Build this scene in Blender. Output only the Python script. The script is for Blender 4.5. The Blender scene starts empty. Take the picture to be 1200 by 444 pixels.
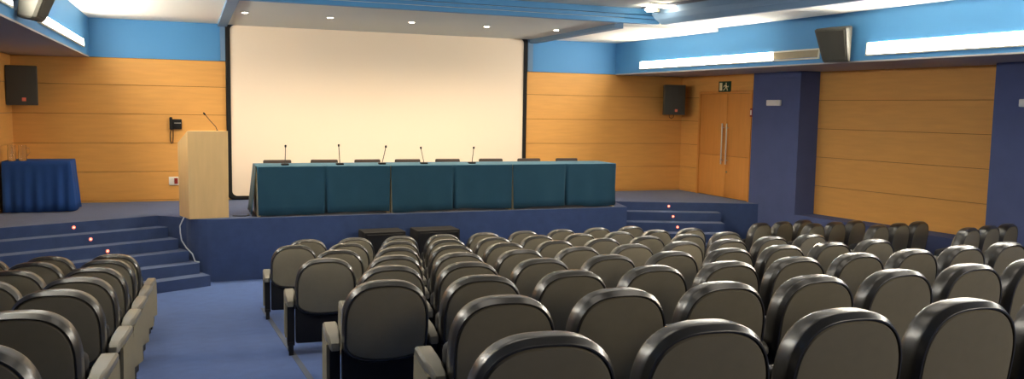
import bpy, bmesh, math, random
from mathutils import Vector, Matrix
random.seed(7)
C = bpy.context.scene.collection
PI = math.pi

# ------------------------------------------------------------------ materials
def srgb(r, g, b):
    def f(c):
        c /= 255.0
        return c/12.92 if c <= .04045 else ((c+.055)/1.055)**2.4
    return (f(r), f(g), f(b), 1)

def mat(name, col, rough=.6, spec=.5, metal=0., bump=0., bscale=200., var=0., vscale=3., stretch=(1, 1, 1),
        emit=None, estr=0., trans=0., sheen=0., coat=0.):
    m = bpy.data.materials.new(name); m.use_nodes = True
    nt = m.node_tree; b = nt.nodes['Principled BSDF']
    b.inputs['Base Color'].default_value = col
    b.inputs['Roughness'].default_value = rough
    b.inputs['Specular IOR Level'].default_value = spec
    b.inputs['Metallic'].default_value = metal
    b.inputs['Transmission Weight'].default_value = trans
    b.inputs['Coat Weight'].default_value = coat; b.inputs['Coat Roughness'].default_value = .22
    if sheen: b.inputs['Sheen Weight'].default_value = sheen
    if emit:
        b.inputs['Emission Color'].default_value = emit
        b.inputs['Emission Strength'].default_value = estr
    if var or bump:
        tc = nt.nodes.new('ShaderNodeTexCoord')
        mp = nt.nodes.new('ShaderNodeMapping'); mp.inputs['Scale'].default_value = stretch
        nt.links.new(tc.outputs['Object'], mp.inputs['Vector'])
    if var:
        n = nt.nodes.new('ShaderNodeTexNoise'); n.inputs['Scale'].default_value = vscale; n.inputs['Detail'].default_value = 6
        nt.links.new(mp.outputs['Vector'], n.inputs['Vector'])
        r = nt.nodes.new('ShaderNodeValToRGB')
        c = col
        r.color_ramp.elements[0].position = .3; r.color_ramp.elements[1].position = .7
        r.color_ramp.elements[0].color = tuple(x*(1-var) for x in c[:3])+(1,)
        r.color_ramp.elements[1].color = tuple(min(1, x*(1+var)) for x in c[:3])+(1,)
        nt.links.new(n.outputs['Fac'], r.inputs['Fac'])
        nt.links.new(r.outputs['Color'], b.inputs['Base Color'])
    if bump:
        n2 = nt.nodes.new('ShaderNodeTexNoise'); n2.inputs['Scale'].default_value = bscale; n2.inputs['Detail'].default_value = 3
        nt.links.new(mp.outputs['Vector'], n2.inputs['Vector'])
        bp = nt.nodes.new('ShaderNodeBump'); bp.inputs['Strength'].default_value = bump; bp.inputs['Distance'].default_value = .01
        nt.links.new(n2.outputs['Fac'], bp.inputs['Height'])
        nt.links.new(bp.outputs['Normal'], b.inputs['Normal'])
    return m

M = {}
M['carpet'] = mat('blue carpet', srgb(66, 93, 150), .95, .1, bump=.25, bscale=180, var=.10, vscale=7, sheen=.2)
M['stage_carpet'] = mat('stage carpet', srgb(66, 83, 122), .95, .1, bump=.25, bscale=180, var=.08, vscale=7, sheen=.2)
M['wood'] = mat('beech panelling', srgb(222, 162, 86), .55, .3, var=.045, vscale=2.2, stretch=(1, 1, 9), bump=.03, bscale=120)
M['door_wood'] = mat('door veneer', srgb(214, 146, 72), .5, .3, var=.05, vscale=2.2, stretch=(7, 7, .8), bump=.03, bscale=100)
M['lectern_wood'] = mat('pale beech veneer', srgb(240, 200, 138), .5, .3, var=.04, vscale=2, stretch=(8, 8, 1))
M['blue'] = mat('blue paint', srgb(80, 144, 196), .55, .3, var=.02, vscale=1.2)
M['navy'] = mat('navy wall cloth', srgb(84, 94, 134), .9, .15, bump=.12, bscale=150, var=.05, vscale=3)
M['soffit_under'] = mat('grey soffit paint', srgb(180, 172, 164), .7, .2)
M['white'] = mat('white ceiling paint', srgb(232, 230, 222), .75, .2)
M['greyc'] = mat('grey ceiling paint', srgb(206, 210, 206), .7, .2)
M['beam'] = mat('slate beam paint', srgb(104, 132, 160), .6, .3)
M['screen'] = mat('screen cloth', srgb(242, 222, 198), .9, .1)
M['black'] = mat('black frame', srgb(24, 22, 22), .7, .25)
M['shell'] = mat('dark moulded plastic', srgb(48, 45, 40), .32, .7, coat=.4)
M['panel'] = mat('taupe grey fabric', srgb(136, 128, 108), .8, .3, bump=.06, bscale=500, var=.03, vscale=20)
M['arm'] = mat('grey arm plastic', srgb(124, 120, 108), .36, .5)
M['seat'] = mat('black seat plastic', srgb(22, 22, 26), .6, .3)
M['cushion'] = mat('charcoal cushion fabric', srgb(70, 68, 64), .9, .2, bump=.08, bscale=300)
M['teal'] = mat('teal table cloth', srgb(42, 80, 98), .85, .2, bump=.05, bscale=250, var=.05, vscale=4, sheen=.1)
M['cloth_blue'] = mat('royal blue cloth', srgb(36, 72, 136), .85, .2, bump=.05, bscale=250, var=.05, vscale=4)
M['beige'] = mat('pale table wood', srgb(206, 188, 150), .6, .3)
M['brown'] = mat('dark brown leather', srgb(46, 35, 31), .6, .3)
M['metal'] = mat('brushed steel', srgb(200, 196, 186), .3, .5, metal=.9)
M['speaker'] = mat('charcoal speaker cabinet', srgb(80, 78, 70), .6, .35, bump=.05, bscale=300)
M['grille'] = mat('charcoal speaker grille', srgb(74, 72, 64), .75, .3, bump=.1, bscale=500)
M['salmon'] = mat('salmon badge', srgb(226, 122, 100), .5, .3)
M['tube'] = mat('lit fluorescent diffuser', (1, .95, .86, 1), .5, emit=(1, .93, .80, 1), estr=60)
M['lamp_off'] = mat('unlit reflector', srgb(150, 138, 112), .4, .4, var=.05, vscale=20)
M['housing'] = mat('cream luminaire housing', srgb(232, 226, 206), .5, .3)
M['dl'] = mat('lit downlight lens', (1, .9, .75, 1), .5, emit=(1, .88, .7, 1), estr=30)
M['red_led'] = mat('red step lamp', (1, .2, .12, 1), .5, emit=(1, .16, .08, 1), estr=1.6)
M['led_core'] = mat('pale step lamp core', (1, .7, .6, 1), .5, emit=(1, .55, .42, 1), estr=1.6)
M['white_plastic'] = mat('white plastic', srgb(232, 228, 214), .45, .4)
M['green'] = mat('dark green sign', srgb(24, 66, 46), .5, .3)
M['pale'] = mat('pale sign print', srgb(232, 226, 180), .5, .3)
M['red'] = mat('red plastic', srgb(150, 44, 28), .5, .4)
M['strip'] = mat('grey floor strip', srgb(92, 98, 112), .7, .3)
M['glass'] = mat('clear glass', (.95, .96, .95, 1), .03, .5, trans=1.)
M['cable'] = mat('white cable', srgb(190, 196, 200), .5, .3)
M['dark_cable'] = mat('black cable', srgb(30, 28, 28), .5, .3)
M['grey_lamp'] = mat('grey emergency lamp lens', srgb(226, 224, 220), .35, .5)
M['groove'] = mat('panel joint', srgb(120, 70, 26), .8, .1)

# ------------------------------------------------------------------ mesh helpers
class MB:
    def __init__(s): s.v = []; s.f = []
    def add(s, vs, fs):
        o = len(s.v); s.v += [tuple(v) for v in vs]; s.f += [tuple(i+o for i in f) for f in fs]
    def box(s, x0, x1, y0, y1, z0, z1, r=0., seg=2, xf=None):
        bm = bmesh.new(); bmesh.ops.create_cube(bm, size=1)
        for v in bm.verts:
            v.co = Vector(((x0+x1)/2+v.co.x*(x1-x0), (y0+y1)/2+v.co.y*(y1-y0), (z0+z1)/2+v.co.z*(z1-z0)))
        if r > 0:
            bmesh.ops.bevel(bm, geom=list(bm.edges), offset=r, segments=seg, affect='EDGES', profile=.5)
        s.bm(bm, xf)
    def bm(s, bm, xf=None):
        bm.verts.index_update()
        vs = [v.co.copy() for v in bm.verts]
        if xf is not None: vs = [xf @ v if isinstance(xf, Matrix) else Vector(xf(v)) for v in vs]
        s.add(vs, [[v.index for v in f.verts] for f in bm.faces]); bm.free()
    def prism(s, poly, z0, z1):
        n = len(poly)
        vs = [(x, y, z0) for x, y in poly]+[(x, y, z1) for x, y in poly]
        fs = [tuple(range(n))[::-1], tuple(range(n, 2*n))]+[(i, (i+1) % n, n+(i+1) % n, n+i) for i in range(n)]
        s.add(vs, fs)
    def loft(s, loops, cap0=True, cap1=True):
        n = len(loops[0]); vs = [p for l in loops for p in l]; fs = []
        for k in range(len(loops)-1):
            for i in range(n):
                j = (i+1) % n; fs.append((k*n+i, k*n+j, (k+1)*n+j, (k+1)*n+i))
        if cap0: fs.append(tuple(range(n))[::-1])
        if cap1: fs.append(tuple(range((len(loops)-1)*n, len(loops)*n)))
        s.add(vs, fs)
    def tube(s, pts, r, n=8):
        pts = [Vector(p) for p in pts]; loops = []
        for i, p in enumerate(pts):
            d = (pts[min(i+1, len(pts)-1)]-pts[max(i-1, 0)]).normalized()
            a = d.orthogonal().normalized() if i == 0 else (a-d*a.dot(d)).normalized()
            b = d.cross(a); rr = r[i] if isinstance(r, (list, tuple)) else r
            loops.append([p+a*rr*math.cos(2*PI*k/n)+b*rr*math.sin(2*PI*k/n) for k in range(n)])
        s.loft(loops)
    def lathe(s, prof, n=20, c=(0, 0, 0), axis='z'):
        loops = []
        for r, z in prof:
            l = []
            for k in range(n):
                a = 2*PI*k/n; p = (r*math.cos(a), r*math.sin(a), z)
                if axis == 'y': p = (p[0], z, p[1])
                if axis == 'x': p = (z, p[0], p[1])
                l.append((p[0]+c[0], p[1]+c[1], p[2]+c[2]))
            loops.append(l)
        s.loft(loops)
    def build(s, name, m, parent=None, smooth=True, angle=35, loc=None):
        me = bpy.data.meshes.new(name); me.from_pydata(s.v, [], s.f); me.update()
        bm = bmesh.new(); bm.from_mesh(me); bmesh.ops.recalc_face_normals(bm, faces=bm.faces); bm.to_mesh(me); bm.free()
        me.materials.append(m)
        if smooth:
            me.shade_smooth(); me.set_sharp_from_angle(angle=math.radians(angle))
        o = bpy.data.objects.new(name, me); C.objects.link(o)
        if parent: o.parent = parent
        if loc: o.location = loc
        return o

def tag(o, label=None, cat=None, group=None, kind=None):
    if label: o['label'] = label
    if cat: o['category'] = cat
    if group: o['group'] = group
    if kind: o['kind'] = kind
    return o
def thing(name, label, cat, loc=(0, 0, 0), rz=0, group=None):
    o = bpy.data.objects.new(name, None); C.objects.link(o); o.empty_display_size = .1
    o.location = loc; o.rotation_euler = (0, 0, rz)
    return tag(o, label, cat, group)
def struct(name, mb, m, parent=None, smooth=False):
    o = mb.build(name, m, parent, smooth)
    if parent is None: o['kind'] = 'structure'
    return o
def dup(root, loc, rz, label, group):
    r = root.copy(); C.objects.link(r); r.location = loc; r.rotation_euler = (0, 0, rz)
    r['label'] = label; r['group'] = group
    for ch in root.children:
        c = ch.copy(); C.objects.link(c); c.parent = r
        for g in ch.children:
            d = g.copy(); C.objects.link(d); d.parent = c
    return r

# ------------------------------------------------------------------ floor profile (raked hall)
def ztop(Y):
    k = (10.399-Y)/1.158
    return .58+.12*k+.002*k*k
def zfloor(Y):
    if Y >= 10.8: return -.30 if Y >= 11.3 else -.30+(11.3-Y)/.5*.02
    return max(-.28, ztop(Y)-.82)
YB = -3.6          # rear wall
def wallx(Y):      # right hall wall, fans outwards towards the back
    return 9.56+.132*(11.44-Y)
def soffx(Y): return 7.98+.097*(15.05-Y)

m = MB()
ys = [YB+i*.3 for i in range(int((12.7-YB)/.3)+1)]+[12.75]
vs = []; fs = []
for y in ys:
    vs += [(-2.7, y, zfloor(y)), (11.9, y, zfloor(y)), (-2.7, y, -.6), (11.9, y, -.6)]
for i in range(len(ys)-1):
    a = 4*i; b = a+4
    fs += [(a, a+1, b+1, b), (a+2, b+2, b+3, a+3), (a, b, b+2, a+2), (a+1, a+3, b+3, b+1)]
fs += [(0, 2, 3, 1), (4*len(ys)-4, 4*len(ys)-3, 4*len(ys)-1, 4*len(ys)-2)]
m.add(vs, fs); struct('floor', m, M['carpet'], smooth=True)

m = MB(); pts = [10.45-i*.25 for i in range(40)]
for a, b in zip(pts[:-1], pts[1:]):
    m.add([(.765, a, zfloor(a)+.004), (.81, a, zfloor(a)+.004), (.81, b, zfloor(b)+.004), (.765, b, zfloor(b)+.004),
           (.765, a, zfloor(a)-.01), (.81, a, zfloor(a)-.01), (.81, b, zfloor(b)-.01), (.765, b, zfloor(b)-.01)],
          [(0, 1, 2, 3), (4, 7, 6, 5), (0, 4, 5, 1), (3, 2, 6, 7), (0, 3, 7, 4), (1, 5, 6, 2)])
struct('trim_1', m, M['strip'])

# ------------------------------------------------------------------ stage
poly = [(-2.62, 15.4), (-2.62, 12.14), (-.46, 13.1)]
# rounded left front corner
for t in range(0, 9):
    a = math.radians(200+t*70/8)
    poly.append((.32+.42*math.cos(a), 12.93+.42*math.sin(a)))
poly += [(6.93, 12.51), (7.12, 13.33), (8.86, 12.66), (9.7, 12.32), (9.7, 15.4)]
m = MB(); m.prism(poly, -.6, .6); struct('stage_platform', m, M['stage_carpet'])

def steps(name, A, B, n, rise, run, z0, extL=0, extR=0):
    # A,B: ends of the top nosing line; n lower treads stepping outwards along the normal
    d = Vector((B[0]-A[0], B[1]-A[1])).normalized(); nrm = Vector((d.y, -d.x))
    m = MB()
    for i in range(1, n+1):
        off = run*i; eR = extR*i; eL = extL*i
        p0 = Vector(A)-d*eL; p1 = Vector(B)+d*eR
        q = [p0-nrm*.05, p1-nrm*.05, p1+nrm*off, p0+nrm*off]
        m.prism([tuple(v) for v in q], -.58, z0-rise*i)
    return struct(name, m, M['stage_carpet'])
steps('stage_steps', (-2.62, 12.14), (-.46, 13.1), 5, .15, .215, .6, 0., .055)
steps('stage_steps', (6.98, 13.385), (8.86, 12.66), 5, .15, .28, .6, 0.02, .0)

def step_light(px, py, z, nx, ny, label):
    r = thing('step_light', label, 'step light', (px, py, z), math.atan2(ny, nx)+PI/2, 'red step lights')
    a = MB(); a.lathe([(.0001, .0), (.022, 0), (.022, -.006), (.018, -.01), (.0001, -.01)], 16, axis='y'); a.build('bezel', M['red_led'], r)
    b = MB(); b.lathe([(.0001, -.01), (.010, -.01), (.007, -.014), (.0001, -.015)], 14, axis='y'); b.build('lens', M['led_core'], r)
dl = Vector((2.16, .96)).normalized(); nl = Vector((dl.y, -dl.x))
for i, nm in enumerate(['top', 'second', 'third']):
    p = Vector((-1.5, 12.638))+dl*(.14*i-.0)+nl*(.215*i+.0)
    step_light(p.x, p.y, .53-.15*i, nl.x, nl.y, 'small red light set in the %s riser of the left stage steps' % nm)
dr = Vector((1.88, -.725)).normalized(); nr = Vector((dr.y, -dr.x))
for i, nm in enumerate(['top', 'second', 'third']):
    p = Vector((8.04, 12.976))+dr*(.03*i)+nr*(.28*i+.0)
    step_light(p.x, p.y, .53-.15*i, nr.x, nr.y, 'small red light set in the %s riser of the right stage steps' % nm)

# ------------------------------------------------------------------ walls
ZW = 2.95
lines = [.6, .63, 1.10, 1.57, 2.045, 2.515, ZW]
def boards(m, P, Q, nrm, zs, gap=.007, th=.03):
    # horizontal boards between plan points P,Q with open joints
    P = Vector(P); Q = Vector(Q); n = Vector(nrm).normalized()
    for z0, z1 in zip(zs[:-1], zs[1:]):
        g = gap/2
        poly = [tuple(P), tuple(Q), tuple(Q-n*th), tuple(P-n*th)]
        m.prism(poly, z0+g, z1-g)
m = MB()
m.box(-2.9, 9.9, 15.09, 15.4, -.6, 3.9); struct('wall_back', m, M['groove'])
m = MB(); boards(m, (-2.6, 15.05), (9.6, 15.05), (0, -1), lines); struct('wall_back_panelling', m, M['wood'])
m = MB(); m.box(-2.9, 9.9, 15.04, 15.1, ZW+.004, 3.9); struct('wall_back_upper', m, M['blue'])
m = MB(); m.box(-2.9, -2.62, YB, 15.4, -.6, 3.9); struct('wall_left', m, M['navy'])
m = MB(); boards(m, (-2.59, 15.05), (-2.59, 12.3), (1, 0), lines); struct('wall_left_panelling', m, M['wood'])
m = MB(); m.box(-2.9, 12.2, YB-.3, YB, -.6, 3.9); struct('wall_rear', m, M['navy'])
# stage part of the right wall: boards with a double door
DY0, DY1, DZ = 12.74, 14.36, 2.59
m = MB()
m.box(9.6, 9.9, 12.66, 15.4, -.6, 3.9); struct('wall_right', m, M['groove'])
m = MB()
boards(m, (9.56, 15.05), (9.56, DY1+.05), (-1, 0), lines)
boards(m, (9.56, DY1+.05), (9.56, DY0-.03), (-1, 0), [DZ+.045, ZW])
boards(m, (9.56, DY0-.03), (9.56, 12.66), (-1, 0), lines)
struct('wall_right_panelling', m, M['wood'])
door = MB()
door.box(9.545, 9.6, DY1, DY1+.05, .6, DZ+.045); door.box(9.545, 9.6, DY0-.03, DY0, .6, DZ+.045); door.box(9.545, 9.6, DY0, DY1, DZ, DZ+.045)
dr_ = struct('door_1', door, M['door_wood'])
for y0, y1 in ((DY0+.004, 13.478), (13.486, DY1-.004)):
    lf = MB(); lf.box(9.565, 9.6, y0, y1, .61, 1.40, .003); lf.box(9.565, 9.6, y0, y1, 1.405, DZ-.004, .003)
    lf.build('door_leaf', M['door_wood'], dr_)
for y in (13.41, 13.555):
    h = MB(); h.tube([(9.52, y, 1.24), (9.52, y, 2.02)], .014, 10)
    for z in (1.32, 1.94): h.tube([(9.52, y, z), (9.566, y, z)], .009, 8)
    h.build('handle', M['metal'], dr_)
lk = MB(); lk.lathe([(.0001, 9.565), (.022, 9.565), (.022, 9.556), (.0001, 9.554)], 14, (0, 13.42, 1.10), 'x'); lk.build('lock', M['metal'], dr_)

# hall part of the right wall, navy, with one wood lined recess
P1 = (9.56, 11.44); P2 = (9.995, 8.15)
m = MB()
m.prism([(9.53, 12.66), P1, (10.6, 11.44), (10.6, 12.66)], -.6, 3.9)
m.prism([P2, (wallx(YB), YB), (wallx(YB)+.6, YB), (P2[0]+.6, P2[1])], -.6, 3.9)
m.prism([P1, P2, (P2[0]+.55, P2[1]), (P1[0]+.6, P1[1])], -.6, .52)
m.prism([P1, P2, (P2[0]+.55, P2[1]), (P1[0]+.6, P1[1])], 2.95, 3.9)
struct('wall_right_hall', m, M['navy'])
m = MB(); m.prism([(9.99, 11.5), (10.43, 8.1), (10.8, 8.1), (10.8, 11.5)], -.6, 3.9); struct('wall_right_recess', m, M['groove'])
m = MB(); boards(m, (9.962, 11.44), (10.40, 8.15), (-.99, -.13), [.521, 1.01, 1.50, 1.98, 2.46, 2.949]); struct('wall_right_recess_panelling', m, M['wood'])

# ------------------------------------------------------------------ ceiling and soffits
m = MB()
m.box(-2.9, .5, 11.3, 15.2, 3.57, 3.9); m.box(6.12, 10, 12.0, 15.2, 3.57, 3.9)
m.box(-2.9, .3, YB, 11.3, 3.63, 3.9)
m.prism([(6.70, 10.95), (6.70, 12.0), (12.2, 12.0), (12.2, YB), (8.95, YB)], 3.63, 3.9)
struct('ceiling', m, M['white'])
m = MB(); m.box(.5, 6.12, 11.3, 15.2, 3.555, 3.9); struct('ceiling_stage', m, M['greyc'])
m = MB(); m.prism([(.3, YB), (.3, 11.3), (6.78, 11.3), (6.78, 10.95), (8.95, YB)], 3.76, 3.95); struct('ceiling_hall', m, M['greyc'])
# stepped blue fascia between the stage ceiling and the hall ceiling
m = MB()
m.box(.3, 6.72, 11.29, 11.4, 3.55, 3.612)
m.box(.3, 6.72, 11.265, 11.4, 3.62, 3.667)
m.box(.3, 6.72, 11.24, 11.4, 3.675, 3.80)
m.box(-1.5, .3, 11.28, 11.4, 3.56, 3.66)
struct('trim_2', m, M['blue'])
m = MB(); m.box(.27, .31, YB, 11.3, 3.6, 3.8); struct('trim_3', m, M['blue'])
# hanging beams either side of the stage ceiling
m = MB(); m.box(.465, .61, 10.95, 15.03, 3.522, 3.6); struct('trim_4', m, M['beam'])
m = MB(); m.box(6.09, 6.24, 11.55, 15.03, 3.485, 3.6); struct('trim_5', m, M['beam'])
# light cove along the right edge of the hall ceiling: angled lips and line slots
def cove(prof, name, mm):
    # prof: (offset to the right of the cove line, z); swept from the front end to the rear wall
    ends = [(6.52, 10.98), (8.78, YB)]
    loops = []
    for k, (x, y) in enumerate(ends):
        loops.append([(x+u, y+(w if k == 0 else 0), z) for u, w, z in prof])
    m = MB(); m.loft(loops); return struct(name, m, mm)
cove([(-.02, -.12, 3.50), (.05, -.12, 3.50), (.10, 0, 3.64), (.18, .0, 3.80), (-.05, .0, 3.80), (-.09, .05, 3.65), (-.065, -.02, 3.575)], 'trim_6', M['beam'])
for i in range(3):
    u = -.11-.06*i; z = 3.742
    cove([(u, .04+.04*i, z), (u+.022, .04+.04*i, z), (u+.022, .04+.04*i, z+.03), (u, .04+.04*i, z+.03)], 'trim_%d' % (7+i), M['strip'])
# soffits
m = MB()
m.prism([(soffx(15.04), 15.04), (soffx(YB), YB), (12.2, YB), (12.2, 12), (9.7, 15.04)], 2.96, 3.66)
struct('soffit_right', m, M['blue'])
m = MB(); m.prism([(soffx(15.04)-.0, 15.04), (soffx(YB), YB), (12.2, YB), (12.2, 12), (9.7, 15.04)], 2.94, 2.96); struct('soffit_right_underside', m, M['soffit_under'])
m = MB(); m.box(-2.7, -1.48, YB, 15.04, 2.96, 3.66); struct('soffit_left', m, M['blue'])
m = MB(); m.box(-2.7, -1.48, YB, 15.04, 2.94, 2.96); struct('soffit_left_underside', m, M['soffit_under'])

# ------------------------------------------------------------------ luminaires on the soffits
def luminaire(P, Q, z0, z1, label, n, unlit_from=None):
    # P->Q plan points along the soffit face, n = normal into the room
    P = Vector(P); Q = Vector(Q); n = Vector(n).normalized(); d = (Q-P); L = d.length; d.normalize()
    r = thing('wall_light', label, 'strip light', (P.x, P.y, z0), 0, 'soffit strip lights')
    def pt(a, b, z): v = d*a+n*b; return (v.x, v.y, z)
    h = z1-z0
    m = MB()
    m.add([pt(0, -.02, 0), pt(L, -.02, 0), pt(L, .022, 0), pt(0, .022, 0), pt(0, -.02, .02), pt(L, -.02, .02), pt(L, .028, .02), pt(0, .028, .02)],
          [(0, 1, 2, 3), (4, 7, 6, 5), (0, 4, 5, 1), (3, 2, 6, 7), (0, 3, 7, 4), (1, 5, 6, 2)])
    for a0, a1 in ((0, .02), (L-.02, L)):
        m.add([pt(a0, -.02, .02), pt(a1, -.02, .02), pt(a1, .024, .02), pt(a0, .024, .02), pt(a0, -.02, h), pt(a1, -.02, h), pt(a1, .014, h), pt(a0, .014, h)],
              [(0, 1, 2, 3), (4, 7, 6, 5), (0, 4, 5, 1), (3, 2, 6, 7), (0, 3, 7, 4), (1, 5, 6, 2)])
    m.build('housing', M['housing'], r)
    def prof(a): return [pt(a, -.01, .022), pt(a, .016, .022), pt(a, .018, .05), pt(a, .014, h*.6), pt(a, .006, h-.012), pt(a, -.01, h-.004)]
    e = L-.022 if unlit_from is None else unlit_from
    m = MB(); m.loft([prof(.022), prof(e)]); m.build('diffuser', M['tube'], r)
    if unlit_from:
        m = MB(); q = [pt(unlit_from+.002, -.01, .022), pt(unlit_from+.002, .006, .03), pt(unlit_from+.002, .006, h-.03), pt(unlit_from+.002, .012, h-.006), pt(unlit_from+.002, -.01, h)]
        q2 = [tuple(Vector(p)+Vector((d.x, d.y, 0))*(L-.024-unlit_from)) for p in q]
        m.loft([q, q2]); o = m.build('reflector', M['lamp_off'], r); o['label'] = 'unlit beige reflector end'
        m = MB(); m.add([pt(unlit_from, -.01, h-.02), pt(L, -.01, h-.02), pt(L, .024, h-.02), pt(unlit_from, .024, h-.02), pt(unlit_from, -.01, h), pt(L, -.01, h), pt(L, .02, h), pt(unlit_from, .02, h)],
              [(0, 1, 2, 3), (4, 7, 6, 5), (0, 4, 5, 1), (3, 2, 6, 7), (0, 3, 7, 4), (1, 5, 6, 2)]); m.build('rail', M['housing'], r)
nr_ = (-1, -.097)
luminaire((soffx(14.2), 14.2), (soffx(9.78), 9.78), 3.02, 3.17, 'long strip light on right soffit, lit except its unlit near end beside the speaker', nr_, 3.50)
luminaire((soffx(8.97), 8.97), (soffx(4.6), 4.6), 3.02, 3.20, 'fully lit strip light on right soffit, nearer side of the wall speaker', nr_)
luminaire((-1.48, 14.2), (-1.48, 10.12), 3.05, 3.18, 'lit strip light on left soffit, between speaker and stage', (1, 0))
luminaire((-1.48, 8.72), (-1.48, 4.6), 3.05, 3.19, 'lit strip light on left soffit at the top left corner, before the speaker', (1, 0))

# ------------------------------------------------------------------ downlights
for i, (x, y) in enumerate([(.77, 12.82), (2.0, 12.88), (3.26, 12.92), (4.51, 12.96), (5.72, 12.91)]):
    r = thing('downlight', '%s small round downlight in the grey stage ceiling, counted from the left' % ['first', 'second', 'third', 'fourth', 'fifth'][i], 'downlight', (x, y, 3.555), 0, 'stage ceiling downlights')
    m = MB(); m.lathe([(.046, 0), (.062, 0), (.062, -.008), (.046, -.012), (.046, 0)], 20); m.build('trim_ring', M['white_plastic'], r)
    m = MB(); m.lathe([(.0001, -.001), (.046, -.001), (.040, -.012), (.0001, -.016)], 20); m.build('lens', M['dl'], r)

# ceiling lamps at the end of the cove
r = thing('ceiling_lamp', 'short bright tube lamp under hall ceiling above the round spotlight', 'lamp', (6.12, 10.55, 3.755))
m = MB(); m.box(0, .6, -.03, .03, -.02, 0, .004); m.build('housing', M['housing'], r)
m = MB(); m.tube([(.02, 0, -.04), (.58, 0, -.04)], .022, 10); m.build('tube', M['dl'], r)
r = thing('spotlight', 'round bright spotlight beside the end of the ceiling cove', 'lamp', (6.38, 10.82, 3.755))
m = MB(); m.lathe([(.03, 0), (.03, -.03), (.045, -.04), (.05, -.085), (.0001, -.09)], 18); m.build('body', M['lamp_off'], r)
m = MB(); m.lathe([(.0001, -.03), (.05, -.03), (.08, -.055), (.05, -.085), (.0001, -.09)], 18, (-.10, 0, 0)); m.build('lens', M['dl'], r)

# ------------------------------------------------------------------ projection screen
def rrect(x0, x1, z0, z1, r, y, n=8):
    pts = []
    for cx, cz, a0 in ((x1-r, z1-r, 0), (x0+r, z1-r, 90), (x0+r, z0+r, 180), (x1-r, z0+r, 270)):
        for k in range(n+1):
            a = math.radians(a0+90*k/n); pts.append((cx+r*math.cos(a), y, cz+r*math.sin(a)))
    return pts
r = thing('projection_screen', 'big white projection screen with black frame on the stage back wall', 'screen', (3.31, 15.0, .64))
X0, X1, Z0, Z1 = .655-3.31, 5.975-3.31, .03, 2.92
fr = MB()
out = lambda y, o: rrect(X0-.075+o, X1+.075-o, Z0-.06+o, Z1+.055-o, .1, y)
inn = lambda y: rrect(X0, X1, Z0, Z1, .09, y)
fr.loft([inn(.03), inn(-.03), out(-.035, .015), out(-.02, 0), out(.03, 0)], False, False)
fr.build('frame', M['black'], r)
s = MB(); s.loft([rrect(X0-.002, X1+.002, Z0-.002, Z1+.002, .09, .02), rrect(X0-.002, X1+.002, Z0-.002, Z1+.002, .09, -.01)]); s.build('screen_surface', M['screen'], r)
# blue-grey reveals beside the screen above the panelling
m = MB(); m.box(.50, .578, 14.97, 15.06, ZW+.005, 3.56); struct('trim_10', m, M['beam'])
m = MB(); m.box(6.055, 6.16, 14.97, 15.06, ZW+.005, 3.56); struct('trim_11', m, M['beam'])

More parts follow.
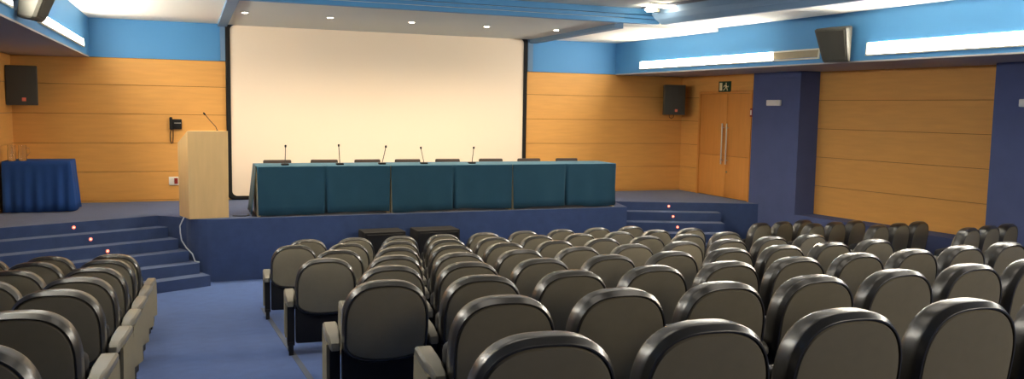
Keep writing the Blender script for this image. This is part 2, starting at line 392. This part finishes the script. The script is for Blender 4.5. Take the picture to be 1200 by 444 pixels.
# ------------------------------------------------------------------ auditorium chair
SL = -.112     # floor slope seen by a chair that faces the stage
def outline(d, y, n=56, hw=.252, zt=.82, zb=.325, ds=None):
    # d: inset at the top, ds: inset at the sides
    pts = []; w = hw-(d if ds is None else ds)
    zc = .545; ht = zt-d-zc; zc2 = .47; hb = zc2-(zb+d)
    for k in range(n):
        a = 2*PI*k/n; c, s = math.cos(a), math.sin(a)
        if s >= 0:
            e = 2/2.75; x = w*math.copysign(abs(c)**e, c); z = zc+ht*abs(s)**e
        else:
            e = 2/2.5; x = w*math.copysign(abs(c)**e, c); z = zc2-hb*abs(s)**e
        pts.append((x, y+(.82-z)*.13, z))
    return pts
def build_chair_parts():
    P = {}
    m = MB(); m.loft([outline(.07, .094), outline(.02, .10), outline(.007, .094), outline(.001, .08), outline(0, .07), outline(-.001, .03), outline(0, .012), outline(.0015, .008), outline(.0175, -.014, ds=.009), outline(.019, -.018, ds=.0105), outline(.022, -.0195, ds=.014), outline(.026, -.019, ds=.017), outline(.0275, -.006, ds=.018)], True, True)
    P['back_shell'] = (m, M['shell'])
    m = MB(); m.loft([outline(.0285, -.004, ds=.019), outline(.030, -.012, ds=.0205), outline(.036, -.0185, ds=.026), outline(.07, -.0225, ds=.06), outline(.15, -.024, ds=.14)], True, True)
    P['back_panel'] = (m, M['panel'])
    m = MB(); m.loft([outline(.045, .09), outline(.048, .115), outline(.07, .13), outline(.12, .137)], True, True)
    P['backrest_cushion'] = (m, M['panel'])
    # tip-up seat, folded up against the back
    m = MB(); m.box(-.235, .235, -.07, .07, -.2, .2, .04, 3, Matrix.Translation((0, .235, .36)) @ Matrix.Rotation(math.radians(-8), 4, 'X'))
    m.box(-.25, .25, .08, .15, .09, .42, .02, 2)
    P['seat'] = (m, M['seat'])
    def arm(s):
        m = MB(); x = s*.289
        loops = []
        for y, z, w, h in ((.06, .425, .020, .010), (.068, .436, .027, .022), (.10, .444, .0325, .027), (.17, .450, .034, .028), (.22, .453, .043, .028), (.30, .456, .0445, .028), (.46, .462, .0445, .026), (.495, .460, .041, .019), (.505, .450, .03, .008)):
            loops.append([(x+a*w, y, z+b*h) for a, b in ((-.8, -1), (.8, -1), (1, -.6), (1, .5), (.75, 1), (-.75, 1), (-1, .5), (-1, -.6))])
        m.loft(loops); return m
    P['arm_l'] = (arm(-1), M['arm']); P['arm_r'] = (arm(1), M['arm'])
    def leg(s):
        m = MB(); x = s*.285
        poly = [(.11, .07), (.42, .03), (.44, .30), (.45, .44), (.13, .425), (.13, .30)]
        def sec(xx): return [(xx, y, z) for y, z in poly]
        m.loft([sec(x-.030), sec(x+.030)])
        for y0, y1 in ((.09, .16), (.30, .38)):
            foot = [(y0, SL*y0), (y1, SL*y1), (y1-.01, .10), (y0+.01, .10)]
            m.loft([[(x-.02, y, z) for y, z in foot], [(x+.02, y, z) for y, z in foot]])
        return m
    P['leg_l'] = (leg(-1), M['seat']); P['leg_r'] = (leg(1), M['seat'])
    def side(s):
        m = MB(); x0, x1 = sorted((s*.3155, s*.333))
        poly = [(.12, .14), (.50, .08), (.51, .30), (.495, .445), (.15, .43), (.14, .30)]
        m.loft([[(x0, y, z) for y, z in poly], [(x1, y, z) for y, z in poly]]); return m
    P['side_l'] = (side(-1), M['panel']); P['side_r'] = (side(1), M['panel'])
    return P
CP = build_chair_parts(); MESH = {}
def part(key, name, root):
    if key not in MESH:
        o = CP[key][0].build(name, CP[key][1], root); MESH[key] = o.data
        if key.startswith('side'):
            pass
    else:
        o = bpy.data.objects.new(name, MESH[key]); C.objects.link(o); o.parent = root
    return o
def chair(x, y, rz, label, group, aisle=None, arms='l'):
    r = thing('auditorium_chair', label, 'chair', (x, y, zfloor(y)), rz, group)
    for k in ('back_shell', 'back_panel', 'backrest_cushion', 'seat'): part(k, k, r)
    for a in arms: part('leg_'+a, 'leg', r); part('arm_'+a, 'armrest', r)
    if aisle: part('side_'+aisle, 'side_panel', r)
    return r
ORD = ['first', 'second', 'third', 'fourth', 'fifth', 'sixth', 'seventh', 'eighth', 'ninth', 'tenth', 'eleventh']
CX0, CY0, CDY, CDX, CSH, CCV = 1.331, 10.399, 1.158, .58, .027, .021
cnt = {0: 9, 1: 10, 2: 9, 3: 10, 4: 9, 5: 10, 6: 8, 7: 5}
for k in range(8):
    for i in range(cnt[k]):
        j = i-(.5 if k % 2 else 0)
        x = CX0+j*CDX; y = CY0-k*CDY+CSH*(x-3.5)+CCV*(x-3.5)**2
        sl = CSH+2*CCV*(x-3.5)
        last = (i == cnt[k]-1)
        chair(x, y, math.atan(sl), 'grey black-rimmed auditorium chair, %s from left aisle in centre block, %s row from stage' % (ORD[i], ORD[k]),
              'chairs of the centre block', aisle='l' if i == 0 else ('r' if last and k < 6 else None), arms='lr' if last else 'l')
LY = [9.03, 8.2, 7.22, 6.25, 5.3, 4.2, 3.15]
for k, y in enumerate(LY):
    for i in range(3):
        chair(-.745-.578*i, y+.075*i, math.radians(-6), 'grey black-rimmed auditorium chair, %s from the aisle in left block, %s row from stage' % (ORD[i], ORD[k]),
              'chairs of the left block', aisle='r' if i == 0 else None, arms='r' if i < 2 else 'lr')
WP = [(7.82, 10.02), (8.17, 9.3), (8.40, 8.36), (8.36, 6.97)]
for k, (x, y) in enumerate(WP):
    th = math.radians(19)
    for i in range(3):
        chair(x+i*.585*math.cos(th), y+i*.585*math.sin(th), th, 'grey black-rimmed auditorium chair, %s from aisle in right wall block, %s row from stage' % (ORD[i], ORD[k]),
              'chairs of the right wall block', aisle='l' if i == 0 else None, arms='lr' if i == 2 else 'l')

# ------------------------------------------------------------------ lectern
r = thing('lectern', 'tall pale wooden lectern with sloped top at the left stage edge', 'lectern', (.235, 12.62, .6), math.radians(9))
m = MB()
a = [(-.27, 0, 0), (.27, 0, 0), (.31, .48, 0), (-.33, .48, 0)]
b = [(-.275, 0, 1.25), (.275, 0, 1.25), (.315, .50, 1.06), (-.335, .50, 1.06)]
m.loft([a, b]); bd = m.build('body', M['lectern_wood'], r, smooth=False)
bv = bd.modifiers.new('bevel', 'BEVEL'); bv.width = .006; bv.segments = 2
m = MB(); m.add([(-.255, .03, 1.241), (.255, .03, 1.241), (.275, .47, 1.074), (-.295, .47, 1.074), (-.255, .03, 1.252), (.255, .03, 1.252), (.275, .47, 1.085), (-.295, .47, 1.085)],
      [(0, 3, 2, 1), (4, 5, 6, 7), (0, 1, 5, 4), (1, 2, 6, 5), (2, 3, 7, 6), (3, 0, 4, 7)]); m.build('reading_top', M['lectern_wood'], r, smooth=False)
r = thing('gooseneck_microphone', 'thin black gooseneck microphone leaning left above the wooden lectern', 'microphone', (.37, 12.84, 1.842), 0, 'gooseneck microphones')
m = MB(); m.lathe([(.0001, -.04), (.025, -.04), (.025, 0), (.012, .012), (.0001, .014)], 14); m.build('base', M['black'], r)
m = MB(); m.tube([(0, 0, 0), (-.02, 0, .06), (-.09, 0, .14), (-.16, 0, .23)], .005, 8); m.build('gooseneck', M['dark_cable'], r)
m = MB(); m.tube([(-.157, 0, .226), (-.165, 0, .236), (-.18, 0, .255), (-.187, 0, .264)], [.006, .012, .012, .006], 10); m.build('microphone_head', M['black'], r)

# ------------------------------------------------------------------ long stage tables, their cloths, microphones and chairs
TX = [.885, 2.86, 4.865, 6.75]
names = ['left', 'middle', 'right']
for i in range(3):
    x0, x1 = TX[i], TX[i+1]; cx = (x0+x1)/2
    r = thing('conference_table', 'pale wooden table hidden under the %s teal cloth on stage' % names[i], 'table', (cx, 12.95, .6), 0, 'tables along the stage front')
    w = (x1-x0)/2-.035
    m = MB(); m.box(-w, w, -.30, .36, .70, .728, .004); m.build('tabletop', M['beige'], r)
    for sx in (-1, 1):
        m = MB(); m.box(w-.02 if sx > 0 else -w-.029, w+.029 if sx > 0 else -w+.02, -.335, .34, 0, .70, .004); m.build('leg_panel', M['beige'], r)
    # cloth: top sheet, front drop with a centre pleat, side drops
    NX = 120; hw = (x1-x0)/2-.004
    def fy(u, z):    # front surface offset: slight billow, folds and an inverted centre pleat
        t = (.735-z)/.735
        p = -.012*t*math.sin(u*7+i*2.1)-.008*t*math.sin(u*17+i)
        pleat = math.exp(-((u-.012)/.02)**2)*(.085*t+.01)
        edge = 0
        return -.345-.03*t+p+pleat+edge
    vs = []; fs = []
    rows_ = [.735, .73, .70, .60, .45, .30, .15, .03]
    lift = [random.uniform(-.012, .012) for _ in range(7)]
    for z in rows_:
        t = (.735-z)/.735
        for a in range(NX+1):
            u = -hw+2*hw*a/NX
            uu = u*(1-.018*t*(abs(u)/hw)) if True else u
            zz = z if z > .05 else z+.012*math.sin(u*3.1+i)+.006*math.sin(u*9)
            yy = fy(u, z) if z < .733 else -.335
            vs.append((uu, yy, zz))
    n1 = NX+1
    for q in range(len(rows_)-1):
        for a in range(NX): fs.append((q*n1+a, q*n1+a+1, (q+1)*n1+a+1, (q+1)*n1+a))
    b0 = len(vs)
    for a in range(NX+1): vs.append((-hw+2*hw*a/NX, .38, .735))
    for a in range(NX): fs.append((a, b0+a, b0+a+1, a+1))
    # back drop (short)
    b1 = len(vs)
    for a in range(NX+1): vs.append((-hw+2*hw*a/NX, .39, .45))
    for a in range(NX): fs.append((b0+a, b1+a, b1+a+1, b0+a+1))
    m = MB(); m.add(vs, fs)
    # outer end drops of the outer tables
    for s_, on in ((-1, i == 0), (1, i == 2)):
        if not on: continue
        ve = []; fe = []
        for z in rows_:
            t = (.735-z)/.735
            for a in range(13):
                v = a/12; y = -.30+.67*v
                ve.append((s_*(hw+.0+(.07 if i == 0 else .03)*t*(1+.25*math.sin(v*14))), y+(-.0)*t, z))
        for q in range(len(rows_)-1):
            for a in range(12): fe.append((q*13+a, q*13+a+1, (q+1)*13+a+1, (q+1)*13+a))
        m.add(ve, fe)
    o = m.build('tablecloth', M['teal'], None, angle=50, loc=(cx, 12.95, .6))
    so = o.modifiers.new('thick', 'SOLIDIFY'); so.thickness = .004; so.offset = 1
    tag(o, 'dark teal cloth with centre pleat draped over the %s of three stage tables' % names[i], 'tablecloth', 'teal table cloths')
mics = [(1.31, 12.80, .01, .27), (2.12, 12.80, -.015, .28), (2.78, 12.84, .055, .26), (3.45, 12.84, -.05, .24), (4.25, 12.84, .025, .24)]
for i, (x, y, dx, h) in enumerate(mics):
    r = thing('gooseneck_microphone', 'thin desk microphone on the teal stage tables, %s from the left' % ORD[i], 'microphone', (x, y, 1.339), 0, 'gooseneck microphones')
    m = MB(); m.box(-.055, .055, -.045, .055, 0, .028, .01, 2); m.build('base', M['black'], r)
    m = MB(); m.tube([(0, 0, .02), (dx*.3, 0, h*.35), (dx*.7, 0, h*.7), (dx, 0, h)], .0055, 8); m.build('gooseneck', M['dark_cable'], r)
    m = MB(); m.tube([(dx, 0, h-.005), (dx*1.03, 0, h+.005), (dx*1.08, 0, h+.028), (dx*1.1, 0, h+.036)], [.007, .015, .015, .006], 10); m.build('microphone_head', M['black'], r)
chx = [1.28, 2.01, 2.715, 3.385, 4.08, 4.86, 5.575, 6.31]
for i, x in enumerate(chx):
    lab = 'dark brown padded chair behind the teal stage tables, %s from the left' % ORD[i]
    if i == 0:
        r0 = thing('conference_chair', lab, 'chair', (x*1.016, 13.80, .6), 0, 'chairs behind the stage tables')
        m = MB(); m.box(-.22, .22, -.025, .025, -.17, .17, .024, 3, Matrix.Translation((0, .06, .585)) @ Matrix.Rotation(math.radians(-7), 4, 'X')); m.build('backrest', M['brown'], r0)
        m = MB(); m.box(-.23, .23, -.40, .03, .40, .46, .025, 3); m.build('seat', M['brown'], r0)
        for sx, sy in ((-1, -1), (1, -1), (-1, 1), (1, 1)):
            m = MB(); yb = .02 if sy > 0 else -.39
            m.tube([(sx*.2, yb, .41), (sx*.22, yb+.03*sy, .0)], .013, 8); m.build('leg', M['black'], r0)
        for sx in (-1, 1):
            m = MB(); m.tube([(sx*.19, .0, .42), (sx*.19, .045, .50), (sx*.19, .062, .56)], .012, 8); m.build('back_post', M['black'], r0)
    else:
        dup(r0, (x*1.016, 13.80, .6), random.uniform(-.05, .05), lab, 'chairs behind the stage tables')

# ------------------------------------------------------------------ small side table at the left
SX0, SX1, SY0, SY1 = -2.555, -1.66, 13.86, 14.50
cx, cy = (SX0+SX1)/2, (SY0+SY1)/2
r = thing('side_table', 'small table under the royal blue cloth at the left of the stage', 'table', (cx, cy, .6))
m = MB(); m.box(-.42, .42, -.29, .29, .72, .745, .004); m.build('tabletop', M['beige'], r)
for sx in (-1, 1):
    for sy in (-1, 1):
        m = MB(); m.box(sx*.38-.02, sx*.38+.02, sy*.25-.02, sy*.25+.02, 0, .72, .003); m.build('leg', M['beige'], r)
N = 160; vs = []; fs = []
zr = [.752, .745, .70, .60, .45, .30, .15, .015]
hx, hy = (SX1-SX0)/2-.01, (SY1-SY0)/2-.01
def perim(t):
    L = 4*(hx+hy); s = t*L
    if s < 2*hx: return -hx+s, -hy, 0, -1
    s -= 2*hx
    if s < 2*hy: return hx, -hy+s, 1, 0
    s -= 2*hy
    if s < 2*hx: return hx-s, hy, 0, 1
    s -= 2*hx
    return -hx, hy-s, -1, 0
for z in zr:
    t = (.752-z)/.752
    for a in range(N):
        x, y, nx, ny = perim(a/N)
        ph = a/N*2*PI
        w = .012*math.sin(ph*22)+.010*math.sin(ph*13+1)
        out_ = (.004 if t > 0 else -.004)+(.055 if nx > 0 else (.005 if nx < 0 else .03))*t**.8+w*t
        # rounded corners
        vs.append((x+nx*out_, y+ny*out_, z))
for q in range(len(zr)-1):
    for a in range(N): fs.append((q*N+a, q*N+(a+1) % N, (q+1)*N+(a+1) % N, (q+1)*N+a))
fs.append(tuple(range(N))[::-1])
m = MB(); m.add(vs, fs); o = m.build('tablecloth', M['cloth_blue'], None, angle=50, loc=(cx, cy, .6))
so = o.modifiers.new('thick', 'SOLIDIFY'); so.thickness = .003; so.offset = 1
tag(o, 'pleated royal blue cloth over the small table left of the lectern', 'tablecloth')
for i, (x, lab) in enumerate(((-2.44, 'clear glass jug on the blue side table, nearer the left wall'), (-2.30, 'clear glass jug on the blue side table, right of its twin'))):
    r = thing('glass_jug', lab, 'jug', (x, 14.02, 1.355), PI/2 if x < -2.4 else .3, 'glass jugs on the side table')
    m = MB(); m.lathe([(.0001, 0), (.048, 0), (.054, .01), (.058, .10), (.05, .18), (.052, .23), (.049, .23), (.046, .18), (.053, .10), (.049, .016), (.0001, .014)], 20); m.build('body', M['glass'], r)
    m = MB(); m.tube([(.053, 0, .19), (.09, 0, .18), (.095, 0, .12), (.057, 0, .07)], .006, 8); m.build('handle', M['glass'], r)

# ------------------------------------------------------------------ wall fittings on the stage
r = thing('wall_telephone', 'black telephone with hanging cord on the wooden wall behind the lectern', 'telephone', (-.21, 15.05, 1.8))
m = MB(); m.box(-.075, .085, -.055, 0, .005, .17, .01, 2); m.build('body', M['black'], r)
m = MB(); m.box(-.105, -.06, -.09, -.02, -.005, .205, .014, 3); m.build('handset', M['black'], r)
m = MB(); m.box(-.03, .075, -.062, -.054, .10, .112, .001, 1); o = m.build('display_strip', M['metal'], r); o['label'] = 'pale silver strip'
m = MB(); m.tube([(-.085, -.05, 0), (-.10, -.04, -.08), (-.098, -.03, -.19), (-.08, -.03, -.235), (-.058, -.03, -.22), (-.052, -.03, -.12), (-.05, -.03, .01)], .007, 8); m.build('cord', M['dark_cable'], r)
r = thing('wall_socket', 'white socket plate with red switch low on the wooden wall', 'socket', (-.26, 15.05, .87))
m = MB(); m.box(-.085, .085, -.02, 0, 0, .14, .006, 2); m.build('plate', M['white_plastic'], r)
m = MB(); m.box(.0, .055, -.026, -.019, .02, .12, .003, 1); o = m.build('rocker_switch', M['red'], r); o['label'] = 'dark red rocker switch'
for z in (.045, .095):
    m = MB(); m.lathe([(.0001, -.019), (.016, -.019), (.016, -.022), (.0001, -.0225)], 14, (-.04, 0, z), 'y'); m.build('outlet', M['grey_lamp'], r)
# small vertical rail on the far left wall
r = thing('exit_sign', 'dark green running man exit sign above the wooden double door', 'sign', (9.56, 13.56, 2.62), -PI/2)
m = MB(); m.box(-.19, .19, -.02, 0, 0, .2, .004, 1); m.build('plate', M['green'], r)
def plane_shape(mb, pts, y0=-.0225, y1=-.019): mb.loft([[(x, y0, z) for x, z in pts], [(x, y1, z) for x, z in pts]])
m = MB(); plane_shape(m, [(-.155, .025), (-.07, .025), (-.07, .175), (-.155, .175)]); m.build('door_symbol', M['pale'], r, smooth=False)
m = MB()
plane_shape(m, [(.055+.018*math.cos(t*PI/5), .158+.018*math.sin(t*PI/5)) for t in range(10)])
plane_shape(m, [(.03, .135), (.075, .135), (.07, .08), (.035, .08)])
plane_shape(m, [(.035, .085), (.055, .085), (.02, .05), (-.03, .022), (-.04, .036), (.008, .06)])
plane_shape(m, [(.05, .085), (.072, .085), (.10, .06), (.105, .022), (.088, .022), (.08, .055)])
plane_shape(m, [(.03, .135), (.035, .118), (.0, .105), (-.022, .085), (-.032, .095), (-.01, .12)])
plane_shape(m, [(.07, .135), (.072, .115), (.10, .10), (.13, .115), (.136, .102), (.10, .083), (.066, .1)])
m.build('running_figure', M['pale'], r, smooth=False)
r = thing('call_point', 'small red and white alarm box on the edge of the wooden wall', 'alarm', (9.56, 12.70, 2.16), -PI/2)
m = MB(); m.box(-.035, .035, -.03, 0, 0, .15, .004, 1); m.build('box', M['red'], r)
m = MB(); m.box(-.02, .02, -.034, -.029, .03, .12, .002, 1); m.build('label_plate', M['white_plastic'], r)
def emergency(x, y, z, rz, label):
    r = thing('emergency_light', label, 'emergency light', (x, y, z), rz, 'emergency lights')
    m = MB(); m.box(-.18, .18, -.05, 0, 0, .10, .012, 2); m.build('housing', M['grey_lamp'], r)
    m = MB(); m.box(-.165, .10, -.056, -.048, .015, .085, .006, 2); m.build('lens', M['grey_lamp'], r)
    m = MB(); m.box(.115, .145, -.058, -.048, .01, .09, .004, 1); m.build('end_strip', M['white_plastic'], r)
emergency(9.536, 12.05, 2.36, -PI/2, 'small grey emergency light on the navy pillar beside the wooden door')
emergency(wallx(7.62), 7.62, 2.36, -PI/2+math.atan(.132), 'small emergency light on the navy wall at the right picture edge')

# loudspeakers flanking the stage
def stage_speaker(x, y, z, rz, label):
    r = thing('loudspeaker', label, 'loudspeaker', (x, y, z), rz, 'stage wall loudspeakers')
    m = MB()
    a = [(-.215, 0), (.215, 0), (.17, .33), (-.17, .33)]
    m.loft([[(px, py, 0) for px, py in a], [(px, py, .6) for px, py in a]]); b = m.build('cabinet', M['speaker'], r, smooth=False)
    bv = b.modifiers.new('bevel', 'BEVEL'); bv.width = .012; bv.segments = 2
    m = MB(); m.box(-.20, .20, -.012, .006, .015, .585, .008, 2); m.build('grille', M['grille'], r)
    m = MB(); m.box(.0, .055, -.017, -.010, .06, .115, .004, 1); o = m.build('badge', M['salmon'], r); o['label'] = 'small salmon pink badge'
    m = MB(); m.box(-.05, .05, .32, .46, .22, .38, .01, 1); m.build('wall_bracket', M['black'], r)
    return r
stage_speaker(-2.37, 14.58, 2.165, math.radians(4), 'black loudspeaker with salmon badge on the wood wall above the blue table')
sp = stage_speaker(9.12, 14.62, 2.165, math.radians(-18), 'black loudspeaker with salmon badge in the corner left of the exit door')
m = MB(); m.tube([(-.10, .05, .0), (-.09, .05, -.05), (-.05, .06, -.075), (-.01, .06, -.05), (0, .06, .0)], .006, 8); m.build('cable_loop', M['dark_cable'], sp)

# tapered hall speakers on the soffits
def hall_speaker(x, y, z, rz, label):
    r = thing('mounted_loudspeaker', label, 'loudspeaker', (x, y, z), rz, 'tapered soffit loudspeakers')
    tilt = Matrix.Rotation(math.radians(9), 4, 'X')
    def sec(z_, wf, wb, d):
        return [tilt @ Vector(p) for p in ((-wf, -d, z_), (wf, -d, z_), (wf+.01, -d+.03, z_), (wb, -.06, z_), (wb-.02, -.03, z_), (-wb+.02, -.03, z_), (-wb, -.06, z_), (-wf-.01, -d+.03, z_))]
    m = MB(); m.loft([sec(0, .17, .12, .18), sec(.02, .19, .14, .20), sec(.46, .235, .19, .30), sec(.48, .215, .17, .28)]); m.build('cabinet', M['speaker'], r, angle=25)
    m = MB()
    f0 = [tilt @ Vector(p) for p in ((-.175, -.204, .03), (.175, -.204, .03), (.215, -.302, .45), (-.215, -.302, .45))]
    f1 = [tilt @ Vector(p) for p in ((-.165, -.213, .04), (.165, -.213, .04), (.205, -.309, .44), (-.205, -.309, .44))]
    m.loft([f0, f1]); m.build('grille', M['grille'], r, smooth=False)
    m = MB(); m.box(-.06, .06, -.12, .03, .18, .30, .008, 1); m.build('wall_bracket', M['black'], r)
    return r
hall_speaker(soffx(9.36), 9.36, 2.97, -PI/2+.097+.2, 'dark tapered loudspeaker on the right soffit between two strip lights')
hall_speaker(-1.48, 8.98, 3.0, PI/2-.05, 'dark tapered loudspeaker on the left soffit between two strip lights')

# black cabinets standing against the stage front
for i, (x0, x1, lab) in enumerate(((2.34, 2.96, 'black speaker cabinet against the stage front, the left of the pair'), (3.13, 3.80, 'black speaker cabinet against the stage front, the right of the pair'))):
    r = thing('floor_speaker', lab, 'loudspeaker', ((x0+x1)/2, 12.0, -.30), math.radians(2), 'cabinets below the stage')
    w = (x1-x0)/2
    m = MB(); m.box(-w, w, 0, .42, .02, .70, .015, 2); m.build('cabinet', M['black'], r)
    m = MB(); m.box(-w+.03, w-.03, -.014, .004, .06, .67, .006, 1); m.build('grille', M['black'], r)
    for sx in (-1, 1):
        m = MB(); m.box(sx*(w-.08)-.03, sx*(w-.08)+.03, .05, .37, 0, .022, .004, 1); m.build('foot', M['black'], r)

# cables
m = MB(); m.tube([(-.11, 12.74, .609), (-.105, 12.69, .612), (-.125, 12.65, .58), (-.16, 12.66, .50), (-.155, 12.62, .40), (-.14, 12.60, .30), (-.08, 12.56, .20), (.0, 12.47, .12), (.03, 12.45, .02), (.09, 12.44, .006)], .009, 8)
tag(m.build('cable', M['cable'], None), 'pale cable hanging over the rounded corner of the stage by the lectern', 'cable')
m = MB(); m.tube([(.56, 12.78, .607), (.66, 12.73, .607), (.74, 12.72, .607), (.79, 12.80, .607), (.78, 12.95, .607)], .007, 8)
tag(m.build('cable', M['dark_cable'], None), 'black cable on the stage floor between lectern and teal tables', 'cable')

# ------------------------------------------------------------------ light
def area(name, loc, size, power, col=(1, .9, .76), rot=(0, 0, 0), sy=None):
    l = bpy.data.lights.new(name, 'AREA'); l.energy = power; l.color = col; l.size = size
    if sy: l.shape = 'RECTANGLE'; l.size_y = sy
    o = bpy.data.objects.new(name, l); C.objects.link(o); o.location = loc; o.rotation_euler = rot; return o
for x in (1.2, 3.6, 6.0):
    for y in (7.6, 4.2):
        area('hall_fill', (x, y, 3.74), 1.3, 7)  # added fill without a fixture, brightens the seating from above
for x, p in ((5.6, 74), (8.8, 116)):
    area('rear_fill', (x, -2.9, 3.35), 1.2, p, (1, .88, .70), (math.radians(62), 0, math.radians(-4)))  # unseen fill added behind the camera to light the chair backs
for x, y in [(.77, 12.82), (2.0, 12.88), (3.26, 12.92), (4.51, 12.96), (5.72, 12.91)]:
    l = bpy.data.lights.new('downlight_beam', 'SPOT'); l.energy = 150; l.color = (1, .84, .6); l.spot_size = math.radians(165); l.spot_blend = 1.; l.shadow_soft_size = .05
    o = bpy.data.objects.new('downlight_beam', l); C.objects.link(o); o.location = (x, y, 3.52)
area('cove_lamp', (6.30, 6.0, 3.60), 9.0, 60, (1, .86, .66), (0, math.radians(112), math.radians(9)*0), .08)
w = bpy.data.worlds.new('world'); bpy.context.scene.world = w; w.use_nodes = True
w.node_tree.nodes['Background'].inputs['Color'].default_value = (.02, .02, .022, 1)

# ------------------------------------------------------------------ camera
F = 980.; HY = 128.3; ROLL = .0163; VPX = 222.
up = Vector((ROLL, -1, (HY-222)/F)).normalized()           # room 'up' in camera axes (x right, y down, z forward)
u0 = VPX-600; yv = Vector((u0, (HY-222)+ROLL*u0, F)).normalized()
yv = (yv-up*yv.dot(up)).normalized(); xv = yv.cross(up)
R = Matrix((xv, yv, up))
ax = [R @ Vector(v) for v in ((1, 0, 0), (0, -1, 0), (0, 0, -1))]
cam = bpy.data.cameras.new('camera'); co = bpy.data.objects.new('camera', cam); C.objects.link(co)
mw = Matrix.Identity(4)
for i in range(3):
    for j in range(3): mw[j][i] = ax[i][j]
mw.translation = (0, 0, 2.22)
co.matrix_world = mw
cam.sensor_width = 36; cam.lens = F/1200*36; cam.clip_start = .05
sc = bpy.context.scene; sc.camera = co
vs_ = sc.view_settings; vs_.view_transform = 'Standard'; vs_.look = 'None'; vs_.gamma = 1; vs_.use_curve_mapping = False; vs_.exposure = .48
